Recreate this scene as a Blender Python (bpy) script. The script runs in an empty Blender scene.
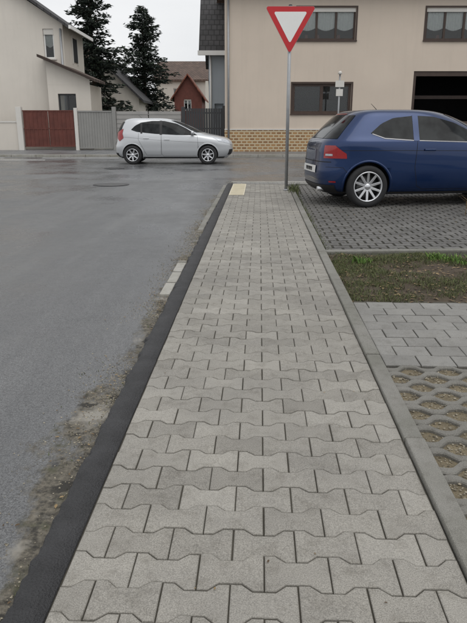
import bpy, bmesh, math, random
from mathutils import Vector, noise as mnoise
random.seed(7)
R=random.random
def U(a,b): return a+(b-a)*R()
S=bpy.context.scene
# ------------------------------------------------------------ materials
class NT:
    def __init__(s,name):
        s.m=bpy.data.materials.new(name); s.m.use_nodes=True
        s.t=s.m.node_tree; s.n=s.t.nodes; s.l=s.t.links
        s.b=s.n['Principled BSDF']; s.tc=s.n.new('ShaderNodeTexCoord')
    def link(s,a,b): s.l.new(a,b)
    def noise(s,scale,detail=4,rough=.6,stretch=None,off=0):
        mp=s.n.new('ShaderNodeMapping'); s.link(s.tc.outputs['Object'],mp.inputs['Vector'])
        if stretch: mp.inputs['Scale'].default_value=stretch
        mp.inputs['Location'].default_value=(off,off*.7,off*.3)
        k=s.n.new('ShaderNodeTexNoise'); k.inputs['Scale'].default_value=scale
        k.inputs['Detail'].default_value=detail; k.inputs['Roughness'].default_value=rough
        s.link(mp.outputs['Vector'],k.inputs['Vector']); return k.outputs['Fac']
    def ramp(s,fac,a,b,ca=(0,0,0),cb=(1,1,1)):
        r=s.n.new('ShaderNodeValToRGB'); e=r.color_ramp.elements
        e[0].position=max(0,a); e[1].position=b
        e[0].color=(*ca,1); e[1].color=(*cb,1)
        s.link(fac,r.inputs['Fac']); return r.outputs['Color']
    def mix(s,f,a,b,mode='MIX'):
        k=s.n.new('ShaderNodeMix'); k.data_type='RGBA'; k.blend_type=mode
        for v,i in ((f,0),(a,6),(b,7)):
            if isinstance(v,(int,float)): k.inputs[i].default_value=v
            elif isinstance(v,tuple): k.inputs[i].default_value=(*v,1)
            else: s.link(v,k.inputs[i])
        return k.outputs[2]
    def math(s,op,a,b=0.0):
        k=s.n.new('ShaderNodeMath'); k.operation=op
        for v,i in ((a,0),(b,1)):
            if isinstance(v,(int,float)): k.inputs[i].default_value=v
            else: s.link(v,k.inputs[i])
        return k.outputs[0]
    def bump(s,h,strength=.3,dist=.01):
        k=s.n.new('ShaderNodeBump'); k.inputs['Strength'].default_value=strength
        k.inputs['Distance'].default_value=dist; s.link(h,k.inputs['Height'])
        s.link(k.outputs['Normal'],s.b.inputs['Normal'])
    def col(s,c):
        if isinstance(c,tuple): s.b.inputs['Base Color'].default_value=(*c,1)
        else: s.link(c,s.b.inputs['Base Color'])
    def rough(s,c):
        if isinstance(c,(int,float)): s.b.inputs['Roughness'].default_value=c
        else: s.link(c,s.b.inputs['Roughness'])
def M(name,c,rough=.7,var=.15,scale=3,fine=40,bump=.15,metal=0,coat=0,bd=.004):
    t=NT(name)
    a=tuple(x*(1-var) for x in c); b=tuple(min(1,x*(1+var)) for x in c)
    n1=t.noise(scale); n2=t.noise(fine,2)
    c1=t.mix(t.ramp(n1,.3,.7),a,b)
    c2=t.mix(.35,c1,t.mix(t.ramp(n2,.3,.7),a,b)) if var>0 else c1
    t.col(c2); t.rough(rough); t.b.inputs['Metallic'].default_value=metal
    t.b.inputs['Coat Weight'].default_value=coat
    if bump: t.bump(n2,bump,bd)
    return t.m
def stuccomat(name,c):
    t=NT(name); n=t.noise(.5); f=t.noise(60,2); s_=t.noise(1.6,5,.7,(2.2,2.2,.18),3)
    a=t.mix(t.ramp(n,.3,.7),tuple(x*.95 for x in c),tuple(x*1.04 for x in c))
    a=t.mix(t.math('MULTIPLY',t.ramp(s_,.50,.75),.3),a,tuple(x*.82 for x in c))
    sx=t.n.new('ShaderNodeSeparateXYZ'); t.link(t.tc.outputs['Object'],sx.inputs[0])
    mr=t.n.new('ShaderNodeMapRange'); mr.inputs[1].default_value=1.6; mr.inputs[2].default_value=0; t.link(sx.outputs['Z'],mr.inputs[0])
    a=t.mix(t.math('MULTIPLY',mr.outputs[0],.3),a,tuple(x*.65 for x in c))
    t.col(a); t.rough(.9); t.bump(f,.35,.004); return t.m
def tinted(name,dark,light,rough=.8,stain=(.5,.5,.5),bump=.35,grit=260):
    t=NT(name); at=t.n.new('ShaderNodeAttribute'); at.attribute_name='tint'
    c=t.mix(at.outputs['Fac'],dark,light)
    g=t.noise(grit,2,.7); c=t.mix(.5,c,t.mix(t.ramp(g,.33,.67),tuple(x*.50 for x in dark),tuple(min(1,x*1.35) for x in light)))
    st=t.ramp(t.noise(1.3,5,.65),.38,.64); c=t.mix(t.math('MULTIPLY',st,.7),c,t.mix(1.0,c,stain,'MULTIPLY'))
    st2=t.ramp(t.noise(14,4,.7,None,9),.5,.72); c=t.mix(t.math('MULTIPLY',st2,.5),c,t.mix(1.0,c,(.52,.50,.46),'MULTIPLY'))
    t.col(c); t.rough(t.ramp(t.noise(3,3),.3,.7,(rough-.22,)*3,(rough+.08,)*3)); t.bump(g,bump,.003); return t.m
m_paver=tinted('paver_concrete',(.190,.178,.155),(.350,.332,.295),.72,(.70,.70,.71))
m_pavdark=tinted('paver_dark',(.085,.08,.075),(.175,.17,.16),.66,(.6,.6,.58))
m_pavgrey=tinted('paver_grey',(.19,.185,.172),(.275,.268,.25),.75,(.72,.72,.72))
m_lattice=tinted('lattice_concrete',(.14,.135,.12),(.24,.23,.208),.8,(.65,.65,.62))
m_kerb=tinted('kerb_concrete',(.18,.175,.157),(.26,.25,.228),.8,(.6,.62,.55))
m_kerblight=tinted('pale_kerb_concrete',(.32,.31,.28),(.44,.43,.40),.8,(.6,.58,.5))
m_joint=M('joint_sand',(.062,.056,.043),.95,.4,8,150,.5)
m_mossjoint=M('moss_joint',(.036,.034,.024),.95,.5,6,90,.6)
m_gravel=M('gravel_bed',(.17,.14,.09),.95,.45,9,120,.9,bd=.01)
m_soil=M('soil',(.070,.052,.034),.95,.45,5,70,.9,bd=.015)
m_black=M('tar_edging',(.028,.028,.030),.6,.6,7,140,1,bd=.010)
m_cream_slab=M('tactile_slab',(.58,.53,.41),.75,.12,5,80,.2)
m_ground=M('ground_soil',(.12,.12,.09),.95,.3,.5,10,.2)
m_steel=M('galvanised_steel',(.34,.35,.36),.5,.12,8,60,.05,.5)
m_white=M('white_paint',(.78,.78,.76),.5,.03,3,30,.03)
m_mark=M('marking_paint',(.62,.62,.60),.6,.25,3,60,.1)
m_red=M('sign_red',(.50,.012,.018),.4,.05,3,30,0)
m_stucco=stuccomat('cream_stucco',(.60,.515,.43))
m_stucco2=stuccomat('pale_stucco',(.66,.615,.55))
m_stucco3=stuccomat('blue_grey_stucco',(.36,.40,.44))
m_trim=M('light_trim',(.62,.60,.56),.7,.05,3,40,.1)
m_brown=M('brown_wood',(.050,.030,.022),.55,.25,4,50,.15)
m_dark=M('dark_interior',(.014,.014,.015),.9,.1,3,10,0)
m_gatered=M('red_brown_panel',(.12,.036,.026),.75,.3,3,40,.2)
m_gategrey=M('grey_gate',(.25,.247,.235),.6,.12,2,40,.1)
m_gategrey2=M('pale_gate_panel',(.32,.31,.295),.6,.1,2,40,.1)
m_anth=M('anthracite_gate',(.035,.037,.04),.5,.15,2,40,.05)
m_curtain=M('curtain',(.80,.80,.78),.9,.1,12,60,.2)
m_bark=M('bark',(.05,.036,.025),.95,.3,6,30,.6,bd=.03)
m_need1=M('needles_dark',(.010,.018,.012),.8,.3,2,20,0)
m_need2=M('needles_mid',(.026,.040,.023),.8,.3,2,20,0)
m_iron=M('cast_iron',(.03,.03,.032),.5,.2,10,60,.4,.4)
m_lid=M('lid_infill',(.07,.07,.07),.6,.3,20,120,.5)
m_tyre=M('tyre_rubber',(.016,.016,.017),.8,.15,20,80,.1)
m_plastic=M('black_plastic',(.014,.014,.015),.55,.1,10,80,.05)
m_alloy=M('alloy',(.62,.63,.65),.28,.04,5,40,0,.85)
m_disc=M('brake_disc',(.12,.12,.12),.4,.1,5,40,0,.8)
m_silver=M('silver_paint',(.55,.565,.58),.32,.02,2,400,0,.45,.8)
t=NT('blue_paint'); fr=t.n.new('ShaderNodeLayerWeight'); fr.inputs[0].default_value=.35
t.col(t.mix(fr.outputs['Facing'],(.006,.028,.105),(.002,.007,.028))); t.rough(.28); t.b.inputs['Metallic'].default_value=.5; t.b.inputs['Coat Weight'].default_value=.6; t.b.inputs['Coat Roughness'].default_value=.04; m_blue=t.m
m_plate=M('licence_plate',(.7,.7,.68),.4,.02,2,40,0)
m_tail=M('tail_lamp',(.30,.006,.008),.18,.15,20,80,0,0,.6)
m_lamp=M('lamp_lens',(.50,.52,.55),.08,.25,25,60,0,.3,1)
m_line=M('panel_gap',(.008,.008,.009),.8,0,2,10,0)
m_chrome=M('trim_strip',(.25,.25,.26),.3,.05,5,40,0,.8)
def rooftile(name,c):
    t=NT(name); w=t.n.new('ShaderNodeTexBrick')
    t.link(t.tc.outputs['Object'],w.inputs['Vector'])
    w.inputs['Scale'].default_value=1; w.inputs['Brick Width'].default_value=.3; w.inputs['Row Height'].default_value=.28
    w.inputs['Mortar Size'].default_value=.025
    w.inputs['Color1'].default_value=(*[x*.8 for x in c],1); w.inputs['Color2'].default_value=(*[x*1.2 for x in c],1)
    w.inputs['Mortar'].default_value=(*[x*.35 for x in c],1)
    t.col(t.mix(t.ramp(t.noise(1.5),.35,.7),w.outputs['Color'],t.mix(1.0,w.outputs['Color'],(.6,.6,.6),'MULTIPLY')))
    t.rough(.75); t.bump(w.outputs['Fac'],-.5,.02); return t.m
m_roofdark=rooftile('dark_roof_tiles',(.06,.058,.06))
m_roofred=rooftile('red_roof_tiles',(.22,.07,.04))
m_roofbrown=rooftile('brown_roof_tiles',(.13,.085,.065))
def plinth():
    t=NT('mosaic_plinth'); mp=t.n.new('ShaderNodeMapping'); t.link(t.tc.outputs['Object'],mp.inputs['Vector'])
    mp.inputs['Rotation'].default_value=(math.radians(90),0,0)
    w=t.n.new('ShaderNodeTexBrick'); t.link(mp.outputs[0],w.inputs['Vector'])
    w.inputs['Scale'].default_value=1; w.inputs['Brick Width'].default_value=.24; w.inputs['Row Height'].default_value=.13
    w.inputs['Mortar Size'].default_value=.028; w.inputs['Color1'].default_value=(.36,.20,.075,1)
    w.inputs['Color2'].default_value=(.22,.11,.045,1); w.inputs['Mortar'].default_value=(.50,.41,.27,1)
    t.col(w.outputs['Color']); t.rough(.6); t.bump(w.outputs['Fac'],-.4,.01); return t.m
m_plinth=plinth()
def asphalt(name,dirt=False,base=.075,r0=.20,r1=.60):
    t=NT(name)
    g=t.noise(150,3,.75); g2=t.noise(420,1,.5)
    a=t.mix(t.ramp(g,.36,.68),(base*.42,base*.42,base*.44),(base*1.75,base*1.79,base*1.83))
    a=t.mix(t.ramp(g2,.62,.72),a,(base*3.0,base*3.0,base*2.9))
    big=t.ramp(t.noise(.5,5,.6),.42,.60); a=t.mix(t.math('MULTIPLY',big,.6),a,t.mix(1.0,a,(.55,.56,.58),'MULTIPLY'))
    strk=t.ramp(t.noise(1.0,5,.65,(3,.35,1),4),.45,.7); a=t.mix(t.math('MULTIPLY',strk,.5),a,t.mix(1.0,a,(1.5,1.49,1.46),'MULTIPLY'))
    rr=t.ramp(t.noise(.5,5,.65,None,0),.36,.62,(r1,)*3,(r0,)*3)
    h=g
    if dirt:
        sx=t.n.new('ShaderNodeSeparateXYZ'); t.link(t.tc.outputs['Object'],sx.inputs[0])
        n=t.noise(2.6,6,.74,(1,.6,1),5)
        fall=t.n.new('ShaderNodeMapRange'); fall.inputs[1].default_value=2; fall.inputs[2].default_value=9; fall.inputs[3].default_value=0; fall.inputs[4].default_value=.45
        t.link(sx.outputs['Y'],fall.inputs[0])
        v=t.math('ADD',t.math('MULTIPLY',t.math('ADD',sx.outputs['X'],.86),4.4),t.math('MULTIPLY',t.math('SUBTRACT',n,.5),4.4))
        v=t.math('SUBTRACT',v,fall.outputs[0])
        f=t.ramp(v,0,.42)
        near=t.n.new('ShaderNodeMapRange'); near.inputs[1].default_value=-1.35; near.inputs[2].default_value=-.98
        t.link(sx.outputs['X'],near.inputs[0]); f=t.math('MULTIPLY',f,near.outputs[0])
        dn=t.noise(26,6,.8,None,1)
        dc=t.mix(t.ramp(dn,.38,.64),(.028,.025,.019),(.18,.16,.125))
        dc=t.mix(t.ramp(t.noise(6,4,.6,None,8),.54,.68),dc,(.060,.060,.032))
        dc=t.mix(t.ramp(t.noise(3,4,.6,None,18),.52,.62),dc,(.26,.245,.215))
        dc=t.mix(t.ramp(t.noise(9,4,.6,None,28),.58,.64),dc,(.028,.025,.02))
        a=t.mix(f,a,dc); rr=t.mix(f,rr,(.8,.8,.8))
        h=t.math('ADD',g,t.math('MULTIPLY',t.math('MULTIPLY',dn,f),3.0))
    t.col(a); t.rough(rr); t.bump(h,.4,.004); return t.m
m_asph=asphalt('asphalt_side_street',True,.098)
m_asph2=asphalt('asphalt_cross_road',False,.11,.16,.5)
m_farwalk=asphalt('pavement_asphalt',False,.16,.3,.6)
def glassmat():
    t=NT('window_glass'); out=t.n['Material Output']; tr=t.n.new('ShaderNodeBsdfTransparent'); tr.inputs[0].default_value=(.86,.88,.88,1)
    gl=t.n.new('ShaderNodeBsdfGlossy'); gl.inputs['Roughness'].default_value=.03; mx=t.n.new('ShaderNodeMixShader')
    fr=t.n.new('ShaderNodeFresnel'); fr.inputs[0].default_value=1.5
    t.link(fr.outputs[0],mx.inputs[0]); t.link(tr.outputs[0],mx.inputs[1]); t.link(gl.outputs[0],mx.inputs[2]); t.link(mx.outputs[0],out.inputs[0]); return t.m
m_glass=glassmat()
t=NT('car_glass'); t.col(t.mix(t.ramp(t.noise(2.2,3),.42,.58),(.004,.005,.006),(.022,.025,.026))); t.rough(.06); t.b.inputs['Specular IOR Level'].default_value=.18; m_cglass=t.m
def leafmat(name,d,l):
    t=NT(name); at=t.n.new('ShaderNodeAttribute'); at.attribute_name='tint'
    t.col(t.mix(at.outputs['Fac'],d,l)); t.rough(.75); return t.m
m_grass=leafmat('grass_blades',(.040,.048,.018),(.13,.15,.052))
m_weed=leafmat('weed_leaves',(.05,.11,.02),(.15,.25,.05))
m_litter=leafmat('litter',(.06,.035,.018),(.28,.20,.10))
m_peb=leafmat('pebbles_tan',(.10,.085,.06),(.38,.34,.26))
# ------------------------------------------------------------ helpers
def group(name):
    e=bpy.data.objects.new(name,None); S.collection.objects.link(e); return e
def mesh(name,v,f,mat,parent=None,smooth=False,tint=None,mi=None):
    me=bpy.data.meshes.new(name); me.from_pydata([tuple(p) for p in v],[],f)
    for m in (mat if isinstance(mat,list) else [mat]): me.materials.append(m)
    if mi: me.polygons.foreach_set('material_index',mi)
    if smooth: me.polygons.foreach_set('use_smooth',[True]*len(f))
    if tint is not None:
        a=me.attributes.new('tint','FLOAT','FACE'); a.data.foreach_set('value',tint)
    me.update(); o=bpy.data.objects.new(name,me); S.collection.objects.link(o)
    if parent: o.parent=parent
    return o
BF=[(0,3,2,1),(4,5,6,7),(0,1,5,4),(1,2,6,5),(2,3,7,6),(3,0,4,7)]
def bv(x0,x1,y0,y1,z0,z1): return [(x0,y0,z0),(x1,y0,z0),(x1,y1,z0),(x0,y1,z0),(x0,y0,z1),(x1,y0,z1),(x1,y1,z1),(x0,y1,z1)]
def boxes(name,L,mat,parent=None,bevel=0):
    v=[];f=[]
    for b in L:
        k=len(v); v+=bv(*b); f+=[tuple(i+k for i in q) for q in BF]
    o=mesh(name,v,f,mat,parent)
    if bevel:
        m=o.modifiers.new('b','BEVEL'); m.width=bevel; m.segments=2
    return o
def box(name,x0,x1,y0,y1,z0,z1,mat,parent=None,bevel=0): return boxes(name,[(x0,x1,y0,y1,z0,z1)],mat,parent,bevel)
def cyl(name,p0,p1,r0,r1,mat,parent=None,n=16,smooth=True):
    p0=Vector(p0);p1=Vector(p1);d=(p1-p0).normalized(); a=d.orthogonal().normalized(); b=d.cross(a)
    v=[];f=[]
    for p,r in((p0,r0),(p1,r1)):
        for i in range(n):
            t=2*math.pi*i/n; v.append(p+a*r*math.cos(t)+b*r*math.sin(t))
    for i in range(n): f.append((i,(i+1)%n,n+(i+1)%n,n+i))
    f.append(tuple(range(n))[::-1]); f.append(tuple(range(n,2*n)))
    o=mesh(name,v,f,mat,parent); me=o.data
    for q in me.polygons[:n]: q.use_smooth=smooth
    return o
WA=-math.atan(.04)
# ------------------------------------------------------------ ground, roads
mesh('ground',[(-400,-60,-.12),(400,-60,-.12),(400,600,-.12),(-400,600,-.12)],[(0,1,2,3)],m_ground)
def sheet(name,x0,x1,y0,y1,z,mat,rot=0):
    o=mesh(name,[(x0,y0,z),(x1,y0,z),(x1,y1,z),(x0,y1,z)],[(0,1,2,3)],mat); o.rotation_euler[2]=rot; return o
sheet('side_street',-7,-.66,-4,15.2,-.030,m_asph,WA)
sheet('cross_road',-60,60,14.4,26.0,-.034,m_asph2)
boxes('road_marking',[(x,x+2.2,y,y+.16,-.033,-.028) for x,y in [(-16,23.6),(-12.6,23.6),(-9.2,23.6)]]+[(x,x+3,24.95,25.1,-.033,-.028) for x in (-22,-17,-12,-7.5,3,8,13)],m_mark)
g=group('manhole_cover')
cyl('rim',(-2.73,14.05,-.03),(-2.73,14.05,-.022),.40,.40,m_iron,g,40); cyl('lid',(-2.73,14.05,-.022),(-2.73,14.05,-.018),.34,.34,m_lid,g,40)
g=group('drain_cover'); cyl('lid',(-3.6,19.2,-.034),(-3.6,19.2,-.026),.3,.3,m_iron,g,32)
box('far_pavement',-60,60,26.0,31.5,-.1,.05,m_farwalk)
boxes('far_kerb',[(x,x+.99,25.86,26.0,-.1,.06) for x in range(-30,30)],m_kerblight,None,.01)
def cornerpoly(off):
    v=[(-14,-4),(-5.9+off,-4),(-5.55+off,12.6)]
    for i in range(9):
        a=math.radians(i*11.25); v.append((-7.35+(1.8+off)*math.cos(a),12.6+(1.7+off)*math.sin(a)))
    return v+[(-60,14.3+off),(-60,-4)]
for nm,off,z,mt in(('corner_kerb',.12,.045,m_kerblight),('corner_pavement',0,.05,m_farwalk)):
    v=cornerpoly(off); n=len(v); vv=[(x,y,-.1) for x,y in v]+[(x,y,z) for x,y in v]
    mesh(nm,vv,[tuple(range(n,2*n))]+[(i,(i+1)%n,n+(i+1)%n,n+i) for i in range(n)],mt,None,False,[.5]*(n+1))
# ------------------------------------------------------------ bone pavers
PITCH=.129
def yU(x,A=.0145):
    ax=abs(x)
    if ax<=.034: k=-1
    elif ax>=.066: k=1
    else: k=-1+2*(ax-.034)/.032
    return PITCH/2+A*k
def stone(V,F,T,xc,yc,a,b,j,top,z0,fn=yU,ch=.0045):
    bp=sorted(set([a,b]+[q for q in(-.066,-.034,.034,.066) if a<q<b])) if fn is yU else [a,b]
    dz=U(-.0022,.0022); tx=U(-.008,.008); ty=U(-.014,.014); tint=min(1,max(0,random.gauss(.5,.30)))
    xc+=U(-.001,.001); yc+=U(-.001,.001)
    k=len(V); n=len(bp)*2
    def ring(d,z):
        xs=[min(max(x,a+d),b-d) for x in bp]
        pts=[(x,-(fn(q)-d)) for x,q in zip(xs,bp)]+[(x,(fn(q)-d)) for x,q in reversed(list(zip(xs,bp)))]
        for x,y in pts: V.append((xc+x,yc+y,z+dz+x*tx+y*ty))
    ring(j,z0); ring(j,top-ch*.8); ring(j+ch*.4,top-ch*.25); ring(j+ch*1.2,top)
    for r in range(3):
        for i in range(n):
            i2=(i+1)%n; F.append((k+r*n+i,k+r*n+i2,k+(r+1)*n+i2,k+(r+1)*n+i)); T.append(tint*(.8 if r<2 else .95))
    m=len(bp); o=k+3*n
    for i in range(m-1):
        F.append((o+i,o+i+1,o+n-2-i,o+n-1-i)); T.append(tint)
def bonefield(name,x0,x1,y0,y1,mat,j=.003,top=0.,rot=WA):
    V=[];F=[];T=[]; r=0; y=y0
    while y<y1:
        off=0 if r%2==0 else .1; x=x0-off+.1
        while x-.1<x1-.01:
            a=max(-.1,x0-x); b=min(.1,x1-x)
            if b-a>.03: stone(V,F,T,x,y,a,b,j,top,top-.05)
            x+=.2
        y+=PITCH; r+=1
    o=mesh(name,V,F,mat,None,False,T); o.rotation_euler[2]=rot; return o
PL,PR=-.57,.63
bonefield('pavement',PL,PR,-.5,14.1,m_paver,.0022)
sheet('pavement_joints',PL-.003,PR+.003,-.6,14.18,-.008,m_joint,WA)
def kerbline(name,x0,x1,y0,y1,L,z0,z1,mat,gap=.004,jz=.003,bev=.006):
    v=[];f=[];T=[]; y=y0
    while y<y1:
        l=min(L,y1-y); dz=U(-jz,jz); dx=U(-.003,.003)
        k=len(v); v+=bv(x0+dx,x1+dx,y+gap/2,y+l-gap/2,z0,z1+dz); f+=[tuple(i+k for i in q) for q in BF]; t_=R(); T+=[t_]*6; y+=l
    o=mesh(name,v,f,mat,None,False,T); o.rotation_euler[2]=WA
    m=o.modifiers.new('b','BEVEL'); m.width=bev; m.segments=2; return o
V=[];F=[]; n=900
for i in range(n+1):
    y=-.6+14.7*i/n; e=.018*mnoise.noise(Vector((y*5,0,0)))+.016*mnoise.noise(Vector((y*23,4,0))); b=.003*mnoise.noise(Vector((y*3,9,0)))
    z=.002+.003*mnoise.noise(Vector((y*2,2,0)))
    V+=[(PL-.118+e-.012,y,-.04),(PL-.118+e,y,z-.006),(PL-.108+e,y,z),(PL-.004,y,z+b),(PL-.004,y,-.04)]
for i in range(n):
    for r in range(4): a=i*5+r; F.append((a,a+1,a+6,a+5))
o=mesh('black_edging',V,F,m_black,None,True); o.rotation_euler[2]=WA
kerbline('right_kerb',PR+.004,PR+.086,-.6,12.8,1.0,-.1,.018,m_kerb,.006,.003,.008)
kerbline('buried_kerb',PL-.215,PL-.130,4.75,6.0,.40,-.1,-.010,m_kerblight,.04,.006,.016)
kerbline('buried_kerb',PL-.21,PL-.130,7.9,13.9,.9,-.1,-.012,m_kerb,.02,.006,.012)
sheet('tactile_paving',-.56,-.27,11.7,14.0,.006,m_cream_slab,WA)
o=boxes('tactile_ribs',[(-.56+.02,-.29,y,y+.025,.006,.0105) for y in [11.75+.07*i for i in range(31)]],m_cream_slab); o.rotation_euler[2]=WA
V=[];F=[];T=[]
for i in range(60):
    for r in range(3):
        stone(V,F,T,.08+i*.2+(r%2)*.1,13.95+r*.16,-.1,.1,.003,.008,-.06,lambda x:.08)
mesh('crossing_edge_paving',V,F,m_pavgrey,None,False,T)
box('crossing_kerb',-.05,20,14.36,14.48,-.1,.010,m_kerblight,None,.01)
# ------------------------------------------------------------ right-hand surfaces
RX=PR+.09
def lattice(name,x0,x1,y0,y1,pitch,A,bw,wl,mat,z):
    V=[];F=[];T=[]; r=0; y=y0; N=10
    while y<y1:
        ph=(r%2)*math.pi; nseg=int((x1-x0)/wl*N)
        xs=[x0+(x1-x0)*i/nseg for i in range(nseg+1)]
        prof=[(-bw/2,z-.05),(-bw/2,z-.006),(-bw/2+.006,z),(bw/2-.006,z),(bw/2,z-.006),(bw/2,z-.05)]
        k=len(V)
        for i,x in enumerate(xs):
            s=math.sin(2*math.pi*x/wl+ph); s=max(-1,min(1,s*1.35)); yy=y+A*s; wob=mnoise.noise(Vector((x*9,y*9,0)))*.006
            for q,zz in prof: V.append((x,yy+q+wob,zz+wob*.4))
        for i in range(nseg):
            tt=mnoise.noise(Vector((int(x0/wl+i/N/2)*3.7,r*1.9,1)))*.6+.5
            for p in range(5): a=k+i*6+p; F.append((a,a+6,a+7,a+1)); T.append(min(1,max(0,tt)))
        y+=pitch; r+=1
    o=mesh(name,V,F,mat,None,False,T); o.rotation_euler[2]=WA; return o
lattice('grass_grid_paving',RX,3.6,-.3,3.24,.104,.029,.045,.2,m_lattice,.0)
sheet('gravel_bed',RX-.005,3.7,-.6,3.28,-.018,m_gravel,WA)
V=[];F=[];T=[]
yy=3.34; r=0
while yy<4.5:
    x=RX-(.1 if r%2 else 0)+.1
    while x<3.7:
        a=max(-.1,RX-x); stone(V,F,T,x,yy,a,.1,.003,.003,-.05,lambda q:.08)
        x+=.2
    yy+=.16; r+=1
o=mesh('plain_paving',V,F,m_pavgrey,None,False,T); o.rotation_euler[2]=WA
sheet('plain_paving_joints',RX-.004,3.75,3.26,4.6,-.006,m_joint,WA)
V=[];F=[]; NX,NY=60,36; vx0,vx1,vy0,vy1=RX,4.6,4.56,6.36
def vz(x,y):
    e=min(1,min(x-vx0,y-vy0,vy1-y)/.12); e=max(e,0)
    return -.012+e*(.018+.03*mnoise.noise(Vector((x*2.2,y*2.2,0)))+.012*mnoise.noise(Vector((x*9,y*9,3))))
for jx in range(NY+1):
    for i in range(NX+1):
        x=vx0+(vx1-vx0)*i/NX; y=vy0+(vy1-vy0)*jx/NY; V.append((x,y,vz(x,y)))
for jx in range(NY):
    for i in range(NX):
        a=jx*(NX+1)+i; F.append((a,a+1,a+NX+2,a+NX+1))
o=mesh('verge_soil',V,F,m_soil,None,True); o.rotation_euler[2]=WA
def blades(name,n,gen,mat,rot=WA,lean=1.1):
    V=[];F=[];T=[]
    for _ in range(n):
        q=gen()
        if q is None: continue
        x,y,z,h,w,t_=q; a=U(0,6.283); dx,dy=math.cos(a),math.sin(a); ln=U(.2,lean)*h; b=U(0,6.283)
        lx,ly=math.cos(b)*ln,math.sin(b)*ln; k=len(V)
        V+=[(x-dx*w,y-dy*w,z),(x+dx*w,y+dy*w,z),(x+dx*w*.7+lx*.4,y+dy*w*.7+ly*.4,z+h*.65),(x-dx*w*.7+lx*.4,y-dy*w*.7+ly*.4,z+h*.65),(x+lx,y+ly,z+h)]
        F+=[(k,k+1,k+2,k+3),(k+3,k+2,k+4)]; T+=[t_,min(1,t_+.1)]
    o=mesh(name,V,F,mat,None,False,T); o.rotation_euler[2]=rot; return o
def gg():
    x,y=U(vx0,vx1),U(vy0,vy1)
    d=mnoise.noise(Vector((x*1.6,y*2.4,5)))+.6*mnoise.noise(Vector((x*6,y*6,2)))+.08
    if d<U(-.25,.45): return None
    return x,y,vz(x,y),U(.010,.038),U(.0012,.0030),U(0,1)*(.55+.45*(d>.1))
blades('verge_grass',66000,gg,m_grass,WA,1.7)
def litter(name,n,gen,mat,rot=WA,smin=.008,smax=.022):
    V=[];F=[];T=[]
    for _ in range(n):
        q=gen()
        if q is None: continue
        x,y,z=q; s=U(smin,smax); a=U(0,6.28); c,d=math.cos(a),math.sin(a); k=len(V); tz=U(-.4,.4)
        for px,py in((-1,0),(-.3,.5),(.5,.45),(1.1,0),(.4,-.5),(-.4,-.45)):
            V.append((x+s*(px*c-py*d),y+s*(px*d+py*c),z+.003+s*abs(py)*.5+s*px*tz*.5+s*.25))
        F.append((k,k+1,k+2,k+3,k+4,k+5)); T.append(R())
    o=mesh(name,V,F,mat,None,False,T); o.rotation_euler[2]=rot; return o
litter('leaf_litter',1800,lambda:(lambda x,y:(x,y,vz(x,y)))(U(vx0,vx1),U(vy0,vy1)),m_litter)
def wl():
    cx,cy=random.choice([(1.75,6.05),(1.75,6.05),(2.0,5.85),(1.0,5.9),(1.9,6.0)])
    x,y=random.gauss(cx,.05),random.gauss(cy,.04); return x,y,.01,U(.02,.08),U(.004,.011),U(0,1)
blades('weeds',280,wl,m_weed)
def pebbles(name,n,gen,mat,smin,smax,rot=WA):
    V=[];F=[];T=[]
    for _ in range(n):
        q=gen()
        if q is None: continue
        x,y,z=q; s=U(smin,smax); k=len(V); a=U(0,6.28); c,d=math.cos(a),math.sin(a); e=U(.6,1.2)
        for p in((1,0,0),(0,1,0),(-1,0,0),(0,-1,0),(0,0,.8),(0,0,-.6)):
            px,py,pz=p[0]*s*U(.7,1.1),p[1]*s*e*U(.7,1.1),p[2]*s*U(.6,1); V.append((x+px*c-py*d,y+px*d+py*c,z+pz))
        F+=[(k+i,k+(i+1)%4,k+4) for i in range(4)]+[(k+(i+1)%4,k+i,k+5) for i in range(4)]; t_=R(); T+=[t_]*8
    o=mesh(name,V,F,mat,None,False,T); o.rotation_euler[2]=rot; return o
pebbles('gravel',17000,lambda:(U(RX,2.6),U(.4,3.25),-.016+U(0,.005)),m_peb,.003,.008)
def gut():
    v=U(.4,12); u=PL-.12-abs(random.gauss(0,.11))-.01
    if mnoise.noise(Vector((u*3,v*1.5,0)))<U(-.5,.4): return None
    return u,v,-.029
pebbles('gutter_grit',14000,gut,m_peb,.0015,.006)
litter('gutter_litter',800,gut,m_litter,WA,.004,.011)
blades('gutter_moss_tufts',1000,lambda:(lambda q:None if q is None else (q[0],q[1],-.03,U(.005,.015),U(.0015,.003),R()*.5))(gut()),m_grass,WA,2)
litter('pavement_litter',60,lambda:(U(PL,PR),U(1,13),.0),m_litter,WA,.003,.007)
pebbles('pavement_grit',1500,lambda:(U(PL,PR),U(.5,8),.001),m_peb,.0006,.0018)
# ------------------------------------------------------------ parking area
e=box('parking_edging',0,6.5,0,.10,-.1,.012,m_kerb,None,.008)
e.rotation_euler[2]=math.radians(3); e.location=(RX+6.4*.04-.02,6.38,0)
PITCH=.143
bonefield('parking_paving',RX,8.3,6.62,13.75,m_pavdark,.013,-.002)
sheet('parking_joints',RX-.003,8.4,6.3,13.85,-.014,m_mossjoint,WA)
sheet('parking_ground',8.2,40,-4,14.1,-.03,m_farwalk,0)
pebbles('parking_grit',5000,lambda:(U(RX,5),U(6.5,13.5),-.006),m_peb,.002,.006)
litter('parking_leaves',120,lambda:(U(RX,5),U(6.6,13.5),.0),m_litter,WA,.008,.02)
def tuft():
    x,y=random.gauss(.66,.05),random.gauss(12.45,.28)
    return x+.05,y,.0,U(.05,.17),U(.003,.008),U(0,.8)
blades('pole_weeds',220,tuft,m_grass)
blades('kerb_weeds',700,lambda:(RX+abs(random.gauss(0,.03)),U(6.5,12.8),-.005,U(.008,.03),U(.002,.004),R()),m_grass)
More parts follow.
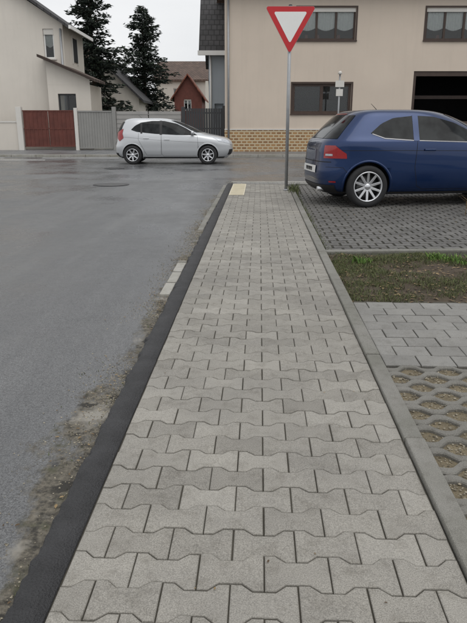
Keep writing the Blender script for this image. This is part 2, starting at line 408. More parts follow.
# ------------------------------------------------------------ yield sign
g=group('yield_sign'); px_,py_=1.05,12.56
cyl('pole',(px_,py_,-.05),(px_,py_,3.36),.032,.032,m_steel,g,20)
cyl('pole_cap',(px_,py_,3.36),(px_,py_,3.375),.035,.028,m_plastic,g,20)
cyl('pole_foot',(px_,py_,0),(px_,py_,.03),.055,.045,m_steel,g,20)
def tri(name,side,rad,y,th,mat,cz):
    Rc=side/math.sqrt(3)-2*rad; pts=[]
    for a in(-90,30,150):
        ax,az=Rc*math.cos(math.radians(a)),Rc*math.sin(math.radians(a))
        for b in range(-60,61,12):
            t_=math.radians(a+b); pts.append((px_+ax+rad*math.cos(t_),cz+az+rad*math.sin(t_)))
    n=len(pts); v=[(x,y,z) for x,z in pts]+[(x,y+th,z) for x,z in pts]
    return mesh(name,v,[tuple(range(n)),tuple(range(2*n-1,n-1,-1))]+[(i,n+i,n+(i+1)%n,(i+1)%n) for i in range(n)],mat,g)
cz=3.07
tri('plate_back',.94,.035,py_-.048,.008,m_steel,cz); tri('red_border',.93,.033,py_-.051,.0028,m_red,cz); tri('white_field',.62,.022,py_-.054,.0028,m_white,cz)
boxes('clamps',[(px_-.045,px_+.045,py_-.042,py_+.04,z,z+.03) for z in(2.88,3.18)],m_steel,g)
# ------------------------------------------------------------ houses
def wall(name,x0,x1,z0,z1,y,th,ops,mat,parent):
    xs=sorted({x0,x1,*[o[0] for o in ops],*[o[1] for o in ops]}); zs=sorted({z0,z1,*[o[2] for o in ops],*[o[3] for o in ops]})
    L=[]
    for i in range(len(xs)-1):
        for k in range(len(zs)-1):
            cx,cz_=(xs[i]+xs[i+1])/2,(zs[k]+zs[k+1])/2
            if any(o[0]<cx<o[1] and o[2]<cz_<o[3] for o in ops): continue
            L.append((xs[i],xs[i+1],y,y+th,zs[k],zs[k+1]))
    return boxes(name,L,mat,parent)
def window(x0,x1,z0,z1,y,parent,frame,nm=3,curt=.5,shut=.0,fw=.06,sill=None,surround=None):
    d=y+.10; L=[(x0,x1,d,d+.06,z0,z0+fw),(x0,x1,d,d+.06,z1-fw,z1),(x0,x0+fw,d,d+.06,z0+fw,z1-fw),(x1-fw,x1,d,d+.06,z0+fw,z1-fw)]
    for i in range(1,nm):
        c=x0+(x1-x0)*i/nm; L.append((c-fw*.6,c+fw*.6,d+.001,d+.059,z0+fw,z1-fw))
    boxes('window_frame',L,frame,parent)
    box('window_pane',x0+fw,x1-fw,d+.03,d+.036,z0+fw,z1-fw,m_glass,parent)
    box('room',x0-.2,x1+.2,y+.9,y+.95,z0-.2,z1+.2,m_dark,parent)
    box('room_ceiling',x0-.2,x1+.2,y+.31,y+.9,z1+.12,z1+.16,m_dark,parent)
    if curt:
        V=[];F=[]; n=120
        for i in range(n+1):
            x=x0+.05+(x1-x0-.1)*i/n; yy=y+.185+.012*math.sin(i*1.15); zb=z1-(z1-z0)*(curt+.10*abs(math.sin(i*math.pi/n*nm))+.02*abs(math.sin(i*.9)))
            V+=[(x,yy,zb),(x,yy,z1-.02)]
        F=[(2*i,2*i+2,2*i+3,2*i+1) for i in range(n)]
        mesh('curtain',V,F,m_curtain,parent)
    if shut: box('shutter',x0+.01,x1-.01,y+.05,y+.09,z1-shut,z1,m_trim,parent)
    if sill: box('window_sill',x0-.08,x1+.08,y-.07,y+.1,z0-.06,z0-.001,sill,parent)
    if surround:
        s=.07; boxes('window_surround',[(x0-s,x0-.001,y-.018,y+.05,z0,z1),(x1+.001,x1+s,y-.018,y+.05,z0,z1),(x0-s,x1+s,y-.018,y+.05,z1+.001,z1+s)],surround,parent)
def groof(name,x0,x1,y0,y1,ze,zr,mat,parent,axis='X',over=.4,th=.16):
    V=[];F=[]
    if axis=='X':
        ym=(y0+y1)/2; sl=(zr-ze)/(ym-y0); a=[(y0-over,ze-over*sl),(ym,zr),(y1+over,ze-over*sl)]
        prof=a+[(p,q-th) for p,q in reversed(a)]
        for x in(x0-over,x1+over): V+=[(x,p,q) for p,q in prof]
    else:
        xm=(x0+x1)/2; sl=(zr-ze)/(xm-x0); a=[(x0-over,ze-over*sl),(xm,zr),(x1+over,ze-over*sl)]
        prof=a+[(p,q-th) for p,q in reversed(a)]
        for y in(y0-over,y1+over): V+=[(p,y,q) for p,q in prof]
    F=[(i,(i+1)%6,6+(i+1)%6,6+i) for i in range(6)]+[(0,1,4,5)[::-1],(1,2,3,4)[::-1],(6,7,10,11),(7,8,9,10)]
    return mesh(name,V,F,mat,parent)
def gable(name,x0,x1,y0,y1,ze,zr,mat,parent,axis='X'):
    V=[]
    if axis=='X':
        ym=(y0+y1)/2
        for x in(x0,x1): V+=[(x,y0,ze),(x,y1,ze),(x,ym,zr)]
    else:
        xm=(x0+x1)/2
        for y in(y0,y1): V+=[(x0,y,ze),(x1,y,ze),(xm,y,zr)]
    return mesh(name,V,[(0,1,2),(3,5,4),(0,3,4,1),(1,4,5,2),(2,5,3,0)],mat,parent)
g=group('apartment_house'); Y0=29.0
ops=[(2.74,5.24,4.70,5.98),(8.25,10.75,4.70,5.98),(2.6,5.2,1.68,2.94),(7.9,12.2,0,3.45)]
wall('front_wall',-.38,19,0,7.2,Y0,.3,ops,m_stucco,g)
boxes('side_and_back_walls',[(-.38,-.08,Y0+.301,39,0,7.2),(18.7,19,Y0+.301,39,0,7.2),(-.08,18.7,38.7,39,0,7.2)],m_stucco,g)
box('plinth',-.40,7.88,Y0-.035,Y0-.001,0,.98,m_plinth,g); box('plinth_right',12.22,19,Y0-.035,Y0-.001,0,.98,m_plinth,g)
box('plinth_cap',-.40,7.88,Y0-.055,Y0-.001,.981,1.03,m_trim,g)
for (x0,x1,z0,z1) in ops[:2]: window(x0,x1,z0,z1,Y0,g,m_brown,3,.58,.16,.08,m_brown,m_brown)
window(2.6,5.2,1.68,2.94,Y0,g,m_brown,2,0,.0,.11,m_brown,m_brown)
boxes('flower_pots',[(x,x+.12,Y0+.2,Y0+.3,4.79,4.93) for x in(3.1,3.6,4.5,8.8,9.9)],m_gatered,g)
boxes('low_window_blinds',[(2.75,5.05,Y0+.22,Y0+.23,z,z+.03) for z in [1.8+.055*i for i in range(20)]],m_anth,g)
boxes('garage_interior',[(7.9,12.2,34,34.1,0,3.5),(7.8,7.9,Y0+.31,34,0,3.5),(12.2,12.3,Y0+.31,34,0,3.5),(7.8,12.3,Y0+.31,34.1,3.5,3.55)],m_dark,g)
boxes('garage_beams',[(7.9,12.2,Y0+.05,Y0+.2,3.25,3.449),(7.901,8.02,Y0+.04,Y0+.22,0,3.25),(7.9,12.2,Y0+1.5,Y0+1.58,2.35,2.5)],m_brown,g)
box('garage_railing',8.021,12.2,Y0+.06,Y0+.12,0,1.35,m_brown,g)
groof('roof',-.38,19,Y0,39,7.2,11.2,m_roofbrown,g,'X',.55); gable('gable_walls',-.38,19,Y0,39,7.2,11.1,m_stucco,g)
cyl('downpipe',(-.22,Y0-.06,.05),(-.22,Y0-.06,7),.045,.045,m_steel,g,12)
cyl('gutter',(-.9,Y0-.62,6.78),(19.5,Y0-.62,6.78),.07,.07,m_steel,g,12)
g=group('blue_grey_house')
wall('front_wall',-1.35,6,0,5.3,36,.3,[(-1.05,-.55,1.2,2.3)],m_stucco3,g); box('body',-1.35,6,36.301,44,0,5.3,m_stucco3,g)
groof('roof',-1.35,6,36,44,5.4,9.6,m_roofdark,g,'X',.5); gable('gable_walls',-1.35,6,36,44,5.3,9.4,m_stucco3,g)
box('fascia',-1.9,6,35.42,35.47,4.72,4.95,m_white,g)
cyl('downpipe',(-1.25,35.9,0),(-1.25,35.9,5),.05,.05,m_white,g,10)
g=group('gabled_house'); Y0=31.6; RXH=-8.0
wall('front_wall',-17,RXH,0,5.7,Y0,.3,[(-8.95,-8.45,4.2,5.5),(-13.2,-12.0,4.2,5.5),(-13.2,-12.0,1.4,2.7)],m_stucco2,g)
box('body',-17,RXH,Y0+1.0,35.6,0,5.7,m_stucco2,g); box('side_wall',RXH-.3,RXH-.002,Y0+.301,Y0+1,0,5.7,m_stucco2,g)
window(-8.95,-8.45,4.2,5.5,Y0,g,m_white,1,.5,.25,.07,m_trim); window(-13.2,-12.0,4.2,5.5,Y0,g,m_white,2,.5,.25,.07,m_trim); window(-13.2,-12.0,1.4,2.7,Y0,g,m_white,2,.5,.25,.07,m_trim)
boxes('side_window',[(RXH+.002,RXH+.04,33.2,34.1,4.2,5.3)],m_dark,g); boxes('side_window_frame',[(RXH+.001,RXH+.05,33.1,33.199,4.1,5.4),(RXH+.001,RXH+.05,34.101,34.2,4.1,5.4)],m_trim,g)
groof('roof',-17,RXH,Y0,35.6,5.85,8.9,m_roofdark,g,'Y',.4,.14); gable('gable_walls',-17,RXH,Y0,35.6,5.701,8.6,m_stucco2,g,'Y')
boxes('bargeboard',[(-7.62,-7.52,Y0-.42,36,5.45,5.6)],m_white,g)
cyl('downpipe',(RXH-.1,Y0-.08,0),(RXH-.1,Y0-.08,5.5),.05,.05,m_steel,g,10)
wall('porch_wall',-8.75,-6.75,0,3.0,Y0-.62,.25,[(-8.3,-7.45,.3,2.6)],m_stucco2,g)
box('porch_side',-7.0,-6.751,Y0-.365,33.5,0,3.0,m_stucco2,g)
window(-8.3,-7.45,.3,2.6,Y0-.62,g,m_anth,2,0,0,.07)
mesh('porch_roof',[(-9.0,30.5,4.18),(-6.45,30.5,3.12),(-6.45,33.2,3.12),(-9.0,33.2,4.18),(-9.0,30.5,4.30),(-6.45,30.5,3.24),(-6.45,33.2,3.24),(-9.0,33.2,4.30)],BF,m_roofbrown,g)
mesh('porch_infill',[(-8.75,30.975,3.0),(-6.76,30.975,3.0),(-6.76,30.975,3.23),(-8.75,30.975,4.06)],[(0,1,2,3)],m_stucco2,g)
g=group('red_brown_fence'); FY=30.4
boxes('panels',[(-9.85,-8.7,FY,FY+.05,.2,1.85),(-8.64,-7.5,FY,FY+.05,.2,1.85)],m_gatered,g)
boxes('rails',[(-9.87,-7.48,FY-.02,FY-.001,z,z+.05) for z in(.2,1.0,1.8)]+[(x,x+.035,FY-.018,FY-.002,.25,1.8) for x in [-9.8+.19*i for i in range(13)]],m_gatered,g)
boxes('posts',[(-10.15,-9.9,FY-.1,FY+.15,0,2.0),(-7.46,-7.3,FY-.06,FY+.1,0,1.95)],m_trim,g,.01)
g=group('garden_wall'); box('wall',-22,-10.17,FY,FY+.2,0,1.3,m_stucco2,g); box('coping',-22.0,-10.17,FY-.03,FY+.23,1.301,1.37,m_trim,g)
g=group('grey_gate')
boxes('panel',[(-7.28,-5.7,FY+.012,FY+.03,.12,1.83)],m_gategrey,g); boxes('slats',[(x,x+.11,FY,FY+.0115,.14,1.81) for x in [-7.27+.123*i for i in range(13)]],m_gategrey,g); boxes('rails',[(-7.28,-5.7,FY-.03,FY-.001,z,z+.06) for z in(.12,1.77)],m_gategrey,g)
boxes('posts',[(-5.68,-5.5,FY-.06,FY+.12,0,2.0)],m_gategrey,g,.01)
g=group('pale_gate')
boxes('panels',[(-5.48,-4.0,FY,FY+.04,.12,1.8),(-3.96,-2.45,FY,FY+.04,.12,1.8)],m_gategrey2,g,.006); boxes('ribs',[(-5.48,-2.45,FY-.015,FY-.001,z,z+.03) for z in [.25+.2*i for i in range(8)]],m_gategrey,g)
boxes('posts',[(-2.43,-2.25,FY-.06,FY+.12,0,2.0)],m_anth,g,.01)
g=group('anthracite_gate')
boxes('slats',[(x,x+.1,FY,FY+.03,.1,1.93) for x in [-2.22+.115*i for i in range(16)]],m_anth,g); boxes('rails',[(-2.23,-.4,FY+.031,FY+.08,z,z+.06) for z in(.25,1.0,1.7)],m_anth,g)
box('post',-.52,-.4,FY-.06,FY+.12,0,2.05,m_anth,g,.01)
def simple_house(name,x0,x1,y0,y1,ze,zr,wm,rm,axis,wins):
    g=group(name); wall('front_wall',x0,x1,0,ze,y0,.3,wins,wm,g); box('body',x0,x1,y0+1,y1,0,ze,wm,g)
    boxes('side_strips',[(x0,x0+.3,y0+.301,y0+1,0,ze),(x1-.3,x1,y0+.301,y0+1,0,ze)],wm,g)
    for w in wins: window(*w,y0,g,m_white,2,.3,.1,.06)
    gable('gable_walls',x0,x1,y0,y1,ze,zr-.12,wm,g,axis); groof('roof',x0,x1,y0,y1,ze,zr,rm,g,axis,.35); return g
simple_house('cream_cottage',-11.8,-6.5,45,53,3.1,5.6,m_stucco2,m_roofdark,'Y',[(-8.3,-7.6,1.3,2.5)])
simple_house('brown_roof_house',-8.2,-3.0,70,80,5.8,7.9,m_stucco2,m_roofbrown,'X',[(-6.4,-5.3,3.6,4.8),(-4.6,-3.7,3.6,4.8)])
simple_house('red_roof_house',-5.6,-3.0,62,69,3.9,5.7,m_gatered,m_roofred,'Y',[(-4.7,-4.0,2.4,3.4)])
simple_house('terraced_house',-30,-14,60,70,5.5,8.5,m_stucco2,m_roofbrown,'X',[(-20,-18.8,3.4,4.6)])
simple_house('terraced_house',22,40,33,43,6,9.5,m_stucco2,m_roofred,'X',[(26,28,3.4,4.6)])
g=group('street_sign_post'); cyl('post',(4.38,27.2,.05),(4.38,27.2,3.2),.035,.035,m_steel,g,12)
boxes('plates',[(4.2,4.56,27.14,27.16,2.70,2.95),(4.24,4.52,27.14,27.16,2.35,2.62)],m_trim,g)
cyl('lamp_head',(4.38,27.2,3.2),(4.38,27.2,3.32),.09,.05,m_trim,g,16)
# ------------------------------------------------------------ conifers
def conifer(name,x,y,H,rad,seed):
    random.seed(seed); g=group(name)
    cyl('trunk',(x,y,-.1),(x,y,H*.97),H*.022,.02,m_bark,g,10)
    V=[];F=[];mi=[]; BVt=[];BFc=[]
    z=H*.10
    while z<H*.985:
        fr=z/H; L0=rad*(1-fr)**.62*(.8+.22*math.sin(fr*19+seed))+.12
        for k in range(7):
            a=U(0,6.283); L=L0*U(.6,1.2); up=.35*(fr-.25); zz=z+U(-.18,.18)
            n=max(3,int(L/.16)); dx,dy=math.cos(a),math.sin(a)
            def P(t): return Vector((x+dx*L*t,y+dy*L*t,zz+L*(up*t-.28*t*t+.24*t**3)))
            p0,p1=P(0),P(1); kk=len(BVt); w=.025
            BVt+=[p0+Vector((-dy*w,dx*w,0)),p0+Vector((dy*w,-dx*w,0)),p1,p0+Vector((0,0,w*1.5))]; BFc+=[(kk,kk+1,kk+2),(kk+1,kk+3,kk+2),(kk+3,kk,kk+2)]
            for i in range(n):
                t_=(i+.5+U(-.3,.3))/n
                if t_<.15 and R()<.5: continue
                c=P(t_); sp=.22*L*(1.15-t_)+.07
                for q in range(6):
                    s=U(.08,.19); cc=c+Vector((random.gauss(0,sp*.5),random.gauss(0,sp*.5),U(-.2,.06)))
                    d=Vector((dx+U(-.8,.8),dy+U(-.8,.8),U(-.6,.4))).normalized(); e=Vector((U(-1,1),U(-1,1),U(-.8,.8))); e=(e-d*e.dot(d)).normalized()
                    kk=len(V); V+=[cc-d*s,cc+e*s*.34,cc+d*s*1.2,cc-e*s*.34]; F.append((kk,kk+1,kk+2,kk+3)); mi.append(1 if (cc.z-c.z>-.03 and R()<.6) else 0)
        z+=H*.024
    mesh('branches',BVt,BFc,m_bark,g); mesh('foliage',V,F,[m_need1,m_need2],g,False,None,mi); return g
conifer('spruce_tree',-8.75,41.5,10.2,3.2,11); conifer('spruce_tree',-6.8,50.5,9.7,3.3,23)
random.seed(5); V=[];F=[];mi=[]
for i in range(26):
    cx=-60+i*5+U(-1,1); cy=U(95,110); hh=U(4,6.5)
    for k in range(420):
        a=U(0,6.28);b=U(-1,1);r_=U(.6,1); s=U(.2,.5)
        c=Vector((cx+3.4*r_*math.cos(a)*math.sqrt(1-b*b),cy+3*r_*math.sin(a)*math.sqrt(1-b*b),hh*.55+hh*.5*r_*b)); d=Vector((U(-1,1),U(-1,1),U(-1,1))).normalized(); e=d.orthogonal().normalized()
        kk=len(V); V+=[c-d*s,c+e*s,c+d*s,c-e*s]; F.append((kk,kk+1,kk+2,kk+3)); mi.append(int(R()<.4))
mesh('distant_trees',V,F,[m_need1,m_need2],None,False,None,mi)
# ------------------------------------------------------------ cars
def smoothtab(tab,sub=6):
    out=[]; n=len(tab)
    for i in range(n-1):
        p0=tab[max(0,i-1)];p1=tab[i];p2=tab[i+1];p3=tab[min(n-1,i+2)]
        for k in range(sub):
            t_=k/sub; r=[]
            for a,b,c,d in zip(p0,p1,p2,p3):
                m1=(c-a)/2; m2=(d-b)/2
                r.append((2*t_**3-3*t_**2+1)*b+(t_**3-2*t_**2+t_)*m1+(-2*t_**3+3*t_**2)*c+(t_**3-t_**2)*m2)
            out.append(r)
    out.append(list(tab[-1])); return out
class Car:
    def __init__(s,name,tab,paint,wr,axr,axf,nf=3.4,nr=4.2):
        s.g=group(name); s.paint=paint; s.T=smoothtab(tab); s.nf=nf; s.nr=nr; s.H=tab[-1][0]
        Mx=112; V=[];F=[]
        for row in s.T:
            for k in range(Mx): V.append(s.pt(row,2*math.pi*k/Mx))
        nr_=len(s.T)
        for r in range(nr_-1):
            for k in range(Mx): F.append((r*Mx+k,r*Mx+(k+1)%Mx,(r+1)*Mx+(k+1)%Mx,(r+1)*Mx+k))
        F.append(tuple(range(Mx))[::-1]); F.append(tuple((nr_-1)*Mx+k for k in range(Mx)))
        o=mesh('body',V,F,[paint,m_plastic],s.g,True); s.body=o
        cut=[]
        for ax in(axr,axf):
            for sg in(-1,1):
                n=48; rr=wr*1.13; cv=[];y0,y1=sg*.55,sg*1.1
                for y in(y0,y1):
                    for i in range(n): t_=2*math.pi*i/n; cv.append((ax+rr*math.cos(t_),y,wr+.01+rr*math.sin(t_)))
                ff=[(i,(i+1)%n,n+(i+1)%n,n+i) for i in range(n)]+[tuple(range(n))[::-1],tuple(range(n,2*n))]
                if sg<0: ff=[f[::-1] for f in ff]
                c=mesh('cutter',cv,ff,[paint,m_plastic],None,False,None,[1]*len(ff)); bm=bmesh.new(); bm.from_mesh(c.data); bmesh.ops.recalc_face_normals(bm,faces=bm.faces); bm.to_mesh(c.data); bm.free()
                m=o.modifiers.new('c','BOOLEAN'); m.operation='DIFFERENCE'; m.object=c; m.solver='EXACT'; cut.append(c)
        bpy.context.view_layer.update(); dg=bpy.context.evaluated_depsgraph_get(); me=bpy.data.meshes.new_from_object(o.evaluated_get(dg)); o.modifiers.clear(); o.data=me
        for c in cut: bpy.data.objects.remove(c)
        for ax in(axr,axf):
            for sg in(-1,1): s.archlip(ax,wr,sg)
    def row(s,z):
        T=s.T
        if z<=T[0][0]: return T[0]
        for i in range(len(T)-1):
            if T[i][0]<=z<=T[i+1][0]:
                k=(z-T[i][0])/max(1e-6,T[i+1][0]-T[i][0]); return [a+(b-a)*k for a,b in zip(T[i],T[i+1])]
        return T[-1]
    def pt(s,row,t_,off=0):
        z,xr,xf,w=row; c,d=math.cos(t_),math.sin(t_); n=s.nf if c>0 else s.nr
        a=(xf-xr)/2; x=(xf+xr)/2+(a+off)*math.copysign(abs(c)**(2/n),c); y=(w+off)*math.copysign(abs(d)**(2/n),d)
        return (x,y,z+off*.3)
    def sy(s,x,z):
        z_,xr,xf,w=s.row(z); u=(x-(xf+xr)/2)/((xf-xr)/2); n=s.nf if u>0 else s.nr; u=min(abs(u),.9999)
        return w*(1-u**n)**(1/n)
    def side(s,name,xs,zb,zt,mat,off=.005,rows=8):
        V=[];F=[]
        for sg in(1,-1):
            k0=len(V)
            for x,b,t_ in zip(xs,zb,zt):
                for r in range(rows+1):
                    z=b+(t_-b)*r/rows; V.append((x,sg*(s.sy(x,z)+off),z))
            for i in range(len(xs)-1):
                for r in range(rows):
                    a=k0+i*(rows+1)+r; q=(a,a+rows+1,a+rows+2,a+1); F.append(q[::-1] if sg>0 else q)
        return mesh(name,V,F,mat,s.g,True)
    def poly(s,name,bot,top,mat,off=.005,n=40,rows=8):
        def ip(P,x):
            for (a,b),(c,d) in zip(P,P[1:]):
                if a<=x<=c: return b+(d-b)*(x-a)/max(1e-6,c-a)
            return P[-1][1] if x>P[-1][0] else P[0][1]
        x0,x1=bot[0][0],bot[-1][0]; xs=[x0+(x1-x0)*i/n for i in range(n+1)]
        return s.side(name,xs,[ip(bot,x) for x in xs],[max(ip(bot,x)+.001,ip(top,x)) for x in xs],mat,off,rows)
    def line(s,name,pts,w=.006,off=.003,mat=None):
        V=[];F=[];P=[]
        for (a,b),(c,d) in zip(pts,pts[1:]):
            n=max(2,int(math.hypot(c-a,d-b)/.04))
            for i in range(n): P.append((a+(c-a)*i/n,b+(d-b)*i/n))
        P.append(pts[-1])
        for sg in(1,-1):
            k=len(V)
            for i,(x,z) in enumerate(P):
                q=P[min(i+1,len(P)-1)];p=P[max(i-1,0)]; dx,dz=q[0]-p[0],q[1]-p[1]; l=math.hypot(dx,dz) or 1; nx,nz=-dz/l*w/2,dx/l*w/2
                for e in(1,-1): V.append((x+e*nx,sg*(s.sy(x+e*nx,z+e*nz)+off),z+e*nz))
            for i in range(len(P)-1): a=k+2*i; F.append((a,a+1,a+3,a+2))
        return mesh(name,V,F,mat or m_line,s.g)
    def wrap(s,name,z0,z1,t0,t1,mat,off=.006,nz=10,nt=30,both=False,zf=None):
        V=[];F=[]
        rng=[(t0,t1)]+([(-t0,-t1)] if both else [])
        for a0,a1 in rng:
            k0=len(V)
            for i in range(nt+1):
                tt=a0+(a1-a0)*i/nt; u=i/nt
                b,c=(z0,z1) if zf is None else zf(u)
                for r in range(nz+1): V.append(s.pt(s.row(b+(c-b)*r/nz),math.radians(tt),off))
            for i in range(nt):
                for r in range(nz):
                    a=k0+i*(nz+1)+r; q=(a,a+nz+1,a+nz+2,a+1); F.append(q if a1>a0 else q[::-1])
        return mesh(name,V,F,mat,s.g,True)
    def archlip(s,ax,wr,sg):
        V=[];F=[]; n=40; rr=wr*1.13
        for i in range(n+1):
            t_=math.radians(-18+216*i/n)
            for q,o in((rr-.004,-.04),(rr-.004,.004),(rr+.018,.007),(rr+.03,-.001)):
                x=ax+q*math.cos(t_); z=wr+.01+q*math.sin(t_); z=max(z,.17); V.append((x,sg*(s.sy(x,z)+o),z))
        for i in range(n):
            for r in range(3): a=i*4+r; F.append((a,a+4,a+5,a+1))
        mesh('arch_lip',V,F,s.paint,s.g,True)
    def wheel(s,x,y,r,rim,sp,sg,w=.2,sw=1.0):
        def lathe(name,prof,mat,n=48):
            V=[];F=[]; m=len(prof)
            for i in range(n):
                t_=2*math.pi*i/n
                for q,yy in prof: V.append((x+q*math.cos(t_),y+sg*yy,r+q*math.sin(t_)))
            for i in range(n):
                for k in range(m-1): a=i*m+k; b=((i+1)%n)*m+k; F.append((a,b,b+1,a+1))
            return mesh(name,V,F,mat,s.g,True)
        lathe('tyre',[(rim,-w+.02),(rim+.03,-w),(r-.02,-w+.01),(r,-w+.03),(r,-.03),(r-.015,-.008),(r-.04,.002),(rim+.02,.0),(rim,-.012)],m_tyre)
        lathe('rim',[(rim,-.15),(rim-.012,-.15),(rim-.02,-.02),(rim-.012,-.004),(rim+.004,-.004),(rim+.004,-.012)],m_alloy)
        lathe('brake',[(0.001,-.09),(rim*.7,-.09),(rim*.72,-.1),(rim*.99,-.14)],m_disc,32)
        V=[];F=[]
        for k in range(sp):
            a=2*math.pi*k/sp+.3; c,q=math.cos(a),math.sin(a); hw0,hw1=.0253*6/max(sp,6)*sw,.0208*6/max(sp,6)*sw
            pts=[(.03,-hw0,-.03),(.03,hw0,-.03),(rim-.008,hw1,-.012),(rim-.008,-hw1,-.012),(.03,-hw0,-.06),(.03,hw0,-.06),(rim-.008,hw1,-.06),(rim-.008,-hw1,-.06)]
            kk=len(V)
            for u,v_,yy in pts: V.append((x+u*c-v_*q,y+sg*yy,r+u*q+v_*c))
            F+=[tuple(i+kk for i in f) for f in BF]
        o=mesh('spokes',V,F,m_alloy,s.g); m=o.modifiers.new('b','BEVEL'); m.width=.004; m.segments=2
        lathe('hub',[(.001,-.018),(.03,-.02),(.052,-.03),(.055,-.06)],m_alloy,24)
    def mirror(s,x,z,mat):
        y=s.sy(x,z)
        for sg in(1,-1):
            bm=bmesh.new(); bmesh.ops.create_icosphere(bm,subdivisions=3,radius=1)
            for v in bm.verts:
                v.co.x*=.075 if v.co.x>0 else .045; v.co.y*=.10; v.co.z*=.065; v.co+=Vector((x,sg*(y+.13),z+.05))
            me=bpy.data.meshes.new('mirror'); bm.to_mesh(me); bm.free(); me.materials.append(mat); me.polygons.foreach_set('use_smooth',[True]*len(me.polygons))
            o=bpy.data.objects.new('mirror',me); S.collection.objects.link(o); o.parent=s.g
            cyl('mirror_stalk',(x,sg*(y-.01),z-.01),(x,sg*(y+.08),z+.02),.02,.02,m_plastic,s.g,10)
    def handle(s,x,z,mat):
        for sg in(1,-1):
            y=s.sy(x,z)*sg; box('door_handle',x-.09,x+.09,min(y+sg*.004,y+sg*.03),max(y+sg*.004,y+sg*.03),z-.014,z+.014,mat,s.g,.008)
    def antenna(s,x):
        cyl('antenna',(x,0,s.H-.02),(x-.12,0,s.H+.09),.006,.003,m_plastic,s.g,8)
    def platechars(s,z,n=7):
        xr=s.row(z)[1]
        boxes('plate_characters',[(xr-.0165,xr-.0135,y,y+.035,z-.03,z+.03) for y in [-.20+.058*i for i in range(n)]],m_line,s.g)
tab=[(.19,.16,3.76,.74),(.30,.04,3.88,.80),(.42,.01,3.94,.835),(.55,.0,3.955,.85),(.66,.03,3.945,.86),(.76,.06,3.88,.862),(.84,.07,3.74,.855),(.91,.08,3.48,.845),(.98,.09,3.12,.825),(1.07,.13,2.86,.795),(1.2,.19,2.57,.75),(1.32,.27,2.28,.70),(1.40,.35,2.05,.65),(1.445,.45,1.82,.60),(1.47,.62,1.6,.50),(1.48,.95,1.3,.2)]
c=Car('silver_hatchback_car',tab,m_silver,.305,.63,3.12,3.9,4.6)
c.poly('side_glass',[(.62,1.10),(.8,1.04),(1.4,.98),(2.1,.945),(2.78,.935)],[(.62,1.12),(.75,1.24),(.95,1.335),(1.3,1.385),(1.7,1.385),(2.1,1.30),(2.4,1.16),(2.78,.94)],m_cglass)
c.poly('b_pillar',[(1.55,.95),(1.63,.95)],[(1.55,1.395),(1.63,1.395)],m_plastic,.008,4); c.poly('c_pillar',[(.92,.99),(.98,.99)],[(.92,1.33),(.98,1.34)],m_plastic,.008,4)
c.line('door_lines',[(1.6,.94),(1.6,.35),(1.65,.27),(2.75,.27),(2.82,.40),(2.78,.92)]); c.line('rear_door_line',[(1.6,.94),(1.58,.30),(1.1,.30),(.95,.60),(.84,.80),(.86,1.0)])
c.line('waist_crease',[(.35,.88),(1.2,.80),(2.2,.74),(3.0,.70)],.008,.002,m_chrome)
c.wrap('windscreen',1.02,1.40,-46,46,m_cglass,.005); c.wrap('rear_glass',1.02,1.36,140,220,m_cglass,.005)
c.wrap('head_lamp',.60,.80,16,52,m_lamp,.006,both=True,zf=lambda u:(.62+.12*u,.76+.10*u)); c.wrap('tail_lamp',.78,1.12,133,158,m_tail,.008,both=True,zf=lambda u:(.84-.10*(1-abs(2*u-1)),1.14-.12*u))
c.wrap('grille',.30,.48,-28,28,m_plastic,.006); c.wrap('plate_front',.40,.50,-9,9,m_plate,.012); c.wrap('plate_rear',.62,.74,171,189,m_plate,.010); c.wrap('sill_trim',.195,.24,30,150,m_plastic,.008,both=True); c.wrap('rear_bumper_trim',.22,.36,150,210,m_plastic,.008)
for ax in(.63,3.12):
    for sg in(-1,1): c.wheel(ax,sg*.845,.305,.20,7,sg)
c.mirror(2.62,.97,m_silver); c.handle(1.78,.80,m_silver); c.handle(1.10,.84,m_silver); c.antenna(.9)
c.g.location=(-3.98,21.95,-.034); c.g.rotation_euler[2]=math.radians(.5)
tab=[(.19,.16,3.80,.76),(.27,.05,3.90,.82),(.37,.01,3.94,.855),(.50,.0,3.95,.870),(.62,.01,3.95,.873),(.74,.02,3.88,.873),(.86,.03,3.60,.870),(.93,.05,3.24,.864),(.985,.08,2.98,.85),(1.06,.16,2.80,.812),(1.18,.28,2.58,.762),(1.29,.40,2.34,.715),(1.375,.50,2.10,.67),(1.42,.60,1.90,.62),(1.442,.76,1.66,.53),(1.452,1.05,1.42,.2)]
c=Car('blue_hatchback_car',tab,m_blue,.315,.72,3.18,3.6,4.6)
c.poly('side_glass',[(.74,1.10),(.95,1.035),(1.4,1.005),(2.1,.985),(2.72,.965)],[(.74,1.105),(.91,1.24),(1.10,1.32),(1.45,1.355),(1.75,1.34),(2.1,1.25),(2.4,1.11),(2.72,.97)],m_cglass)
c.poly('b_pillar',[(1.40,.99),(1.49,.99)],[(1.40,1.365),(1.49,1.365)],m_blue,.009,4)
c.line('window_trim',[(.76,1.092),(.95,1.027),(1.4,.997),(2.1,.977),(2.70,.957)],.012,.006,m_chrome)
c.line('door_lines',[(1.46,.99),(1.44,.60),(1.5,.32),(1.6,.27),(2.70,.27),(2.78,.40),(2.74,.92)])
c.line('waist_crease',[(.18,.85),(1.2,.85),(2.6,.84),(3.3,.80)],.007,.002,m_line); c.line('bumper_line',[(.10,.60),(.33,.60),(.42,.50)])
c.wrap('windscreen',1.02,1.375,-46,46,m_cglass,.005); c.wrap('rear_glass',1.02,1.36,142,218,m_cglass,.005)
c.wrap('head_lamp',.62,.78,14,44,m_lamp,.006,both=True)
c.wrap('tail_lamp',.73,.92,128,158,m_tail,.008,both=True,zf=lambda u:(.73,.80+.12*min(1,u*2.5)))
c.wrap('tail_lamp_reverse',.765,.795,144,155,m_lamp,.011,both=True)
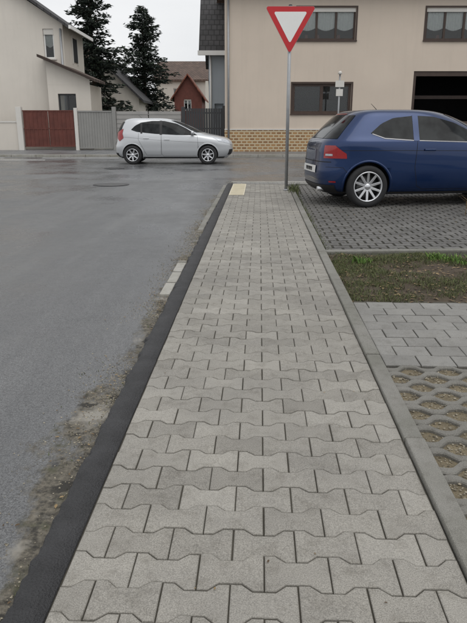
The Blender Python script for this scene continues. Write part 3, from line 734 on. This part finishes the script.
c.wrap('tailgate_line',.67,.682,146,214,m_line,.004); c.wrap('plate_rear',.50,.61,172,188,m_plate,.012); c.platechars(.555); c.wrap('rear_diffuser',.20,.33,140,220,m_plastic,.008); c.wrap('third_brake_lamp',1.372,1.386,172,188,m_tail,.012)
c.wrap('sill_trim',.195,.23,30,150,m_plastic,.008,both=True); c.wrap('grille',.30,.55,-22,22,m_plastic,.006); c.wrap('reflector',.37,.39,138,147,m_tail,.008,both=True)
for ax in(.72,3.18):
    for sg in(-1,1): c.wheel(ax,sg*.865,.315,.225,10,sg,.2,1.35)
c.mirror(2.55,1.0,m_blue); c.handle(1.66,.86,m_blue); c.antenna(1.1)
cyl('exhaust',(.02,-.45,.26),(.2,-.45,.26),.035,.035,m_alloy,c.g,14)
a=math.radians(7); c.g.rotation_euler[2]=a; c.g.location=(1.29,10.76,-.004); c.g.scale=(1.03,1.03,1.04)
random.seed(3)
blades('dry_shrub',260,lambda:(random.gauss(3.70,.10),random.gauss(9.0,.10),0,U(.1,.42),U(.004,.009),R()),m_litter,0)
# ------------------------------------------------------------ camera, light
cam=bpy.data.objects.new('camera',bpy.data.cameras.new('camera')); S.collection.objects.link(cam); S.camera=cam
cam.location=(0,0,1.3); cam.rotation_euler=(math.radians(90-16.95),0,0)
cam.data.sensor_fit='VERTICAL'; cam.data.sensor_height=36; cam.data.lens=620/623*36; cam.data.clip_end=2000; cam.data.clip_start=.05
w=bpy.data.worlds.new('World'); S.world=w; w.use_nodes=True; n=w.node_tree.nodes; l=w.node_tree.links
sk=n.new('ShaderNodeTexSky'); sk.sky_type='NISHITA'; sk.sun_disc=False; sk.sun_elevation=math.radians(62); sk.sun_rotation=math.radians(150); sk.dust_density=4; sk.air_density=1
hs=n.new('ShaderNodeHueSaturation'); hs.inputs['Saturation'].default_value=.12
tc=n.new('ShaderNodeTexCoord'); no=n.new('ShaderNodeTexNoise'); no.inputs['Scale'].default_value=2.5; no.inputs['Detail'].default_value=5
mp=n.new('ShaderNodeMapping'); mp.inputs['Scale'].default_value=(1,1,3); l.new(tc.outputs['Generated'],mp.inputs[0]); l.new(mp.outputs[0],no.inputs['Vector'])
rp=n.new('ShaderNodeValToRGB'); rp.color_ramp.elements[0].position=.3; rp.color_ramp.elements[1].position=.7; rp.color_ramp.elements[0].color=(6.8,6.95,7.15,1); rp.color_ramp.elements[1].color=(8.4,8.45,8.5,1)
l.new(no.outputs['Fac'],rp.inputs[0]); mx=n.new('ShaderNodeMix'); mx.data_type='RGBA'; mx.inputs[0].default_value=.8
l.new(sk.outputs[0],hs.inputs['Color']); l.new(hs.outputs[0],mx.inputs[6]); l.new(rp.outputs[0],mx.inputs[7]); l.new(mx.outputs[2],n['Background'].inputs[0]); n['Background'].inputs[1].default_value=.13
sun=bpy.data.objects.new('sun',bpy.data.lights.new('sun','SUN')); S.collection.objects.link(sun); sun.data.energy=.8; sun.data.angle=math.radians(50); sun.data.color=(1,.98,.95)
sun.rotation_euler=(math.radians(28),0,math.radians(30))
S.view_settings.view_transform='Standard'; S.view_settings.look='None'; S.view_settings.exposure=0
